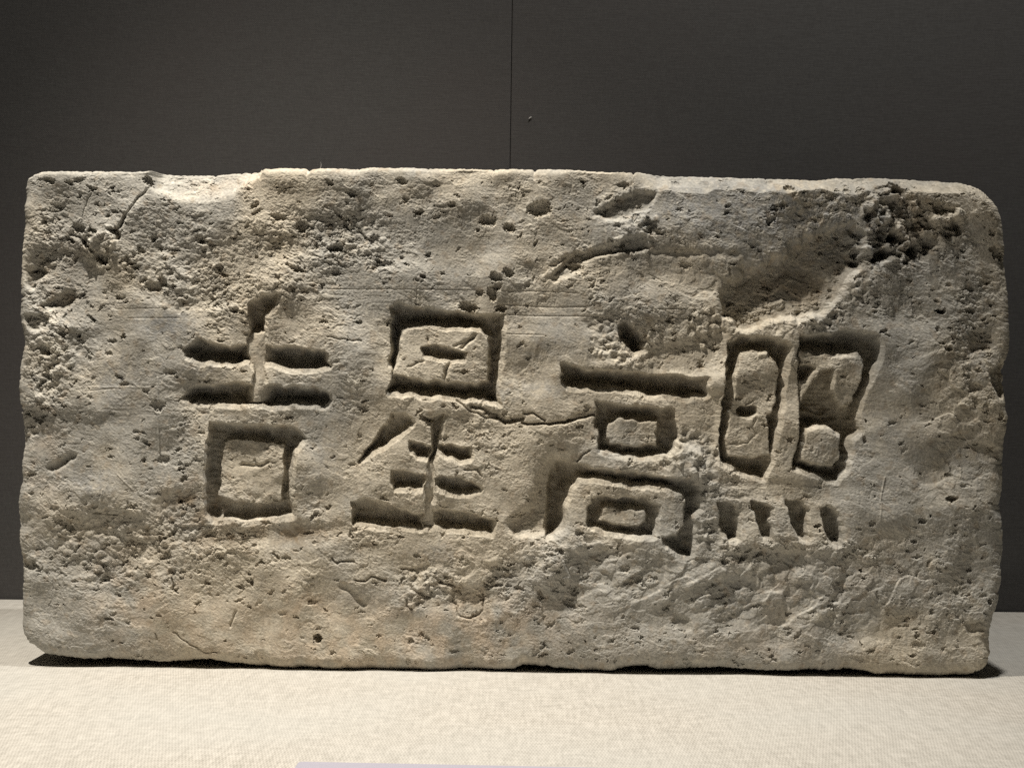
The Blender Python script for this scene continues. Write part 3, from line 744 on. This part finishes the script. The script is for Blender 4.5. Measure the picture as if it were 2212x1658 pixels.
# tool streaks inside the cuts
cut = np.clip((CARVE - 30) / 10, 0, 1)
streak = 0.8 * band(9, 24, 81, 5.0, 1.0, 0.07) + 0.15 * band(4, 9, 82)
quiet = 1 - 0.85 * np.clip(CARVE / 16, 0, 1) * (1 - blur(ISL.astype(float), 2.0) * (CARVE < 26))
base_lvl = blur(Hh, 16)
Hh = base_lvl + (Hh - base_lvl) * quiet
Hh = Hh - CARVE * (1 + 0.05 * band(25, 80, 83)) + cut * streak

# rounded arrises
r_top = 13 + 12 * sstep(1300, 2050, X) + 3 * band(60, 200, 91)
r_bot = 33 + 5 * band(60, 200, 92)
r_lef = 20 + 5 * band(50, 160, 93)
r_rig = 18 + 5 * band(50, 160, 94)
def arris(dist, r):
    r = np.maximum(r, 6)
    u = np.clip(1 - dist / r, 0, 1)
    return r * (1 - np.sqrt(np.clip(1 - u * u, 0, 1)))
back = np.maximum(np.maximum(arris(dedge, np.where(a_t < a_b, r_top, r_bot)), arris(np.minimum(a_l, a_r), np.where(a_l < a_r, r_lef, r_rig)) * (np.minimum(a_l, a_r) <= dedge + 1e-6)), 0)
Hh = Hh * (1 - np.where(X > 900, 0.5, 0.35) * np.clip(SCOOP / 12, 0, 1))
fade = np.clip(dedge / 8, 0.6, 1)
near = sstep(0, 30, dedge)
Hh = np.where(Hh > 0, Hh * (0.3 + 0.7 * near), Hh)
depth_px = np.maximum(back, SCOOP) + 0.25 * np.minimum(back, SCOOP) - Hh * fade
# ------------------------------------------------------------------ stains with painted light and shade: (ochre, slate, soiling + shade, lime + light)
n1 = 0.5 + 0.35 * band(30, 120, 101)
n2 = 0.5 + 0.35 * band(12, 50, 102)
ochre = blobs([(760, 1390, 380, 90, .36), (640, 1300, 60, 40, .3), (1050, 1340, 160, 70, .25), (350, 1320, 120, 60, .25), (90, 1000, 40, 120, .2), (500, 400, 90, 22, .25), (560, 760, 14, 60, .25), (260, 1280, 80, 60, .2),
               (960, 1190, 70, 30, .2), (600, 690, 60, 40, .16), (1640, 1400, 200, 40, .16), (1690, 1290, 40, 60, .2), (1900, 1230, 120, 60, .1)]) * np.clip(n1 * 1.5, 0, 1.4)
slate = blobs([(355, 700, 60, 32, .9), (250, 820, 50, 60, .5), (200, 1040, 50, 40, .6), (440, 800, 60, 30, .35), (1180, 740, 100, 60, .3), (1180, 840, 70, 22, .4), (1080, 850, 40, 30, .3),
               (1620, 450, 260, 70, .8), (1900, 520, 120, 80, .45), (1650, 560, 160, 60, .4), (1400, 680, 90, 60, .3), (2120, 760, 50, 90, .4), (2080, 990, 60, 40, .4), (1590, 1290, 50, 60, .45), (1950, 930, 90, 150, .18), (940, 1190, 40, 20, .4), (700, 980, 40, 80, .3), (1780, 1280, 60, 40, .25)]) * np.clip(n2 * 1.6, 0.2, 1.3)
soil_shade = blobs([(420, 1100, 70, 45, .6), (640, 1150, 130, 26, .7), (260, 1180, 120, 60, .25), (140, 560, 70, 60, .2), (1420, 900, 60, 60, .25), (460, 1175, 90, 20, .3), (1740, 620, 110, 60, .38), (1130, 1130, 45, 50, .3), (1960, 470, 60, 80, .3), (140, 645, 40, 20, .35), (390, 1060, 40, 30, .4)]) * np.clip(n1 * 1.4, 0.2, 1.2)  # brown soiling; the upper right hollow's patch is painted shade
soil_shade = soil_shade + 0.35 * np.clip(band(18, 60, 103) - 1.0, 0, 1)
bloom_light = blobs([(2100, 440, 50, 40, .45), (640, 720, 70, 50, .25), (1130, 1190, 70, 40, .35), (1850, 610, 70, 40, .15), (1730, 690, 70, 25, .15), (100, 780, 40, 80, .3), (1370, 770, 25, 12, .6), (1250, 1165, 90, 20, .3), (120, 690, 40, 14, .35), (1700, 1330, 20, 24, .35)]) * np.clip(n2 * 1.5, 0, 1.3)  # pale patches; those on upturned rims and below the dot are painted light
bloom_light = bloom_light + 0.25 * np.clip(band(10, 36, 104) - 1.1, 0, 1.2)
STAIN_LIGHT = np.clip(np.stack([ochre, slate, soil_shade, bloom_light], -1), 0, 0.9)

P = px(X, Y, depth_px * S)
# ------------------------------------------------------------------ sides and back
T_BACK = 0.105
loop_idx = np.concatenate([np.arange(NX), (np.arange(1, NY)) * NX + NX - 1, (NY - 1) * NX + np.arange(NX - 2, -1, -1), np.arange(NY - 2, 0, -1) * NX])
V = P.reshape(-1, 3)
C = STAIN_LIGHT.reshape(-1, 4)
ring0 = V[loop_idx]
rings = 26
r_ = np.random.default_rng(7)
nl = len(loop_idx)
def loopnoise(seed, l0):
    rr = np.random.default_rng(seed)
    f = np.fft.fftfreq(nl, 1.5)
    z = np.fft.ifft(np.fft.fft(rr.standard_normal(nl)) * np.exp(-(f * l0) ** 2)).real
    return z / z.std()
sideV, sideC = [], []
cen = ring0.mean(0)
nrm = ring0 - cen
out = np.stack([ring0[:, 0] - cen[0], np.zeros(nl), ring0[:, 2] - cen[2]], -1)
out /= np.linalg.norm(out, axis=1)[:, None]
for k in range(1, rings + 1):
    f = (k / rings) ** 1.3
    p = ring0.copy()
    p[:, 1] = ring0[:, 1] * (1 - f) + T_BACK * f
    amp = 0.00022 * min(1, k / 4)
    p -= out * (np.abs(loopnoise(200 + k, 14)) * amp)[:, None]
    if k == rings:
        p -= out * 0.004
    p[:, 2] = np.maximum(p[:, 2], TABLE_Z + 0.00012)
    sideV.append(p)
    sideC.append(C[loop_idx])
nv0 = len(V)
V[:, 2] = np.maximum(V[:, 2], TABLE_Z + 0.00010)
allV = np.concatenate([V] + sideV + [np.array([[cen[0], T_BACK, cen[2]]])])
allC = np.concatenate([C] + sideC + [np.zeros((1, 4))])
idx = np.arange(NX * NY).reshape(NY, NX)
quads = np.stack([idx[:-1, :-1], idx[1:, :-1], idx[1:, 1:], idx[:-1, 1:]], -1).reshape(-1, 4)
ring_ids = [loop_idx] + [nv0 + k * nl + np.arange(nl) for k in range(rings)]
sq = []
for a, b in zip(ring_ids[:-1], ring_ids[1:]):
    sq.append(np.stack([a, np.roll(a, -1), np.roll(b, -1), b], -1))
sq = np.concatenate(sq)
last = ring_ids[-1]
tris = np.stack([last, np.roll(last, -1), np.full(nl, len(allV) - 1)], -1)

# ------------------------------------------------------------------ objects of the brick
brick = bpy.data.objects.new("inscribed_brick", None)
brick.empty_display_size = 0.05
brick.location = (0, 0.05, TABLE_Z)
col.objects.link(brick)
brick["label"] = "weathered grey brown clay brick carved with four seal script characters"
brick["category"] = "brick"
OFF = np.array([0, 0.05, TABLE_Z])
cv = CHAR.reshape(-1)
qc = cv[quads].max(1)
def sub(name, q, tr=None):
    used = np.unique(np.concatenate([q.ravel()] + ([tr.ravel()] if tr is not None else [])))
    remap = np.full(len(allV), -1, np.int64)
    remap[used] = np.arange(len(used))
    o = new_mesh(name, allV[used] - OFF, remap[q], M_brick, brick, allC[used], None if tr is None else remap[tr])
    return o
body = sub("body", np.concatenate([quads[qc == 0], sq]), tris)
for cid, lab in ((1, "carved character with a cross of two bars over a square"),
                 (2, "carved character with a slotted square over a stemmed stack of bars"),
                 (3, "carved character with a dot, long bar, small square and wide frame"),
                 (4, "carved character with tall slotted box, crooked frame and four drops below")):
    o = sub("carved_character", quads[qc == cid])
    o["label"] = lab

# ------------------------------------------------------------------ caption card at the near edge
def card():
    zt = TABLE_Z + 0.0020
    def on(xd, yd):
        """point of the card's upper face seen at a sheet position"""
        p = px(np.array(xd, float), np.array(yd, float))
        k = zt / p[2]
        return p[0] * k, D * k - D
    (xa, ya), (xb, yb) = on(645, 1643), on(1330, 1657)
    ux, uy = xb - xa, yb - ya
    L = math.hypot(ux, uy); ux, uy = ux / L, uy / L
    wid, dep, r = L + 0.002, 0.075, 0.0012
    vx, vy = uy, -ux
    prof = []
    for cx_, cy_, a0 in ((r, r, 180), (wid - r, r, 270), (wid - r, dep - r, 0), (r, dep - r, 90)):
        for k in range(4):
            a = math.radians(a0 + 90 * k / 3)
            prof.append((cx_ + r * math.cos(a), cy_ + r * math.sin(a)))
    n = len(prof)
    lay = [(0.0, TABLE_Z + 0.0001), (0.0, zt - 0.0003), (0.0003, zt)]
    v = []
    for ins, z in lay:
        for a, b in prof:
            a2 = a + (ins if a < wid / 2 else -ins)
            b2 = b + (ins if b < dep / 2 else -ins)
            v.append((xa + ux * a2 + vx * b2, ya + uy * a2 + vy * b2, z))
    me = bpy.data.meshes.new("caption_card")
    f = [tuple(range(2 * n, 3 * n))[::-1]]
    for l in range(2):
        for i in range(n):
            j = (i + 1) % n
            f.append((l * n + i, l * n + n + i, l * n + n + j, l * n + j))
    me.from_pydata(v, [], f)
    me.materials.append(plain("lilac_card", (0.37, 0.36, 0.42), 0.5))
    o = bpy.data.objects.new("caption_card", me)
    col.objects.link(o)
    o["label"] = "pale lilac caption card lying on the cloth at the near edge"
    o["category"] = "card"
card()

# ------------------------------------------------------------------ lint on the wall, hair on the brick
def fibre(name, pts, rad, mat, label, cat):
    cu = bpy.data.curves.new(name, 'CURVE')
    cu.dimensions = '3D'
    sp = cu.splines.new('POLY')
    sp.points.add(len(pts) - 1)
    for i, p in enumerate(pts):
        sp.points[i].co = (*p, 1)
        sp.points[i].radius = 1.0 - 0.5 * abs(2 * i / (len(pts) - 1) - 1)
    cu.bevel_depth = rad
    cu.bevel_resolution = 2
    ob = bpy.data.objects.new(name, cu)
    dg = bpy.context.evaluated_depsgraph_get
    col.objects.link(ob)
    me = bpy.data.meshes.new_from_object(ob.evaluated_get(dg()))
    col.objects.unlink(ob)
    bpy.data.objects.remove(ob)
    me.name = name
    me.materials.clear()
    me.materials.append(mat)
    o = bpy.data.objects.new(name, me)
    col.objects.link(o)
    o["label"] = label
    o["category"] = cat
M_lint = plain("lint", (0.40, 0.39, 0.37), 0.8)
kk = (D + WALL_Y) / D
lp = [px(x, y) * kk for x, y in ((1142.5, 258), (1144, 256), (1146, 254.5), (1148, 253))]
fibre("lint_speck", [(p[0], WALL_Y - 0.0005, p[2]) for p in lp], 0.00045, M_lint, "tiny white lint speck stuck on the dark wall", "lint")
hp = [px(x, y) for x, y in ((680, 367), (686, 362), (689, 356), (689.5, 350), (688, 345))]
fibre("hair_strand", [(p[0], 0.006 + 0.0002 * i, p[2]) for i, p in enumerate(hp)], 0.00008, M_lint, "short fine white hair standing on the brick's upper edge", "hair")
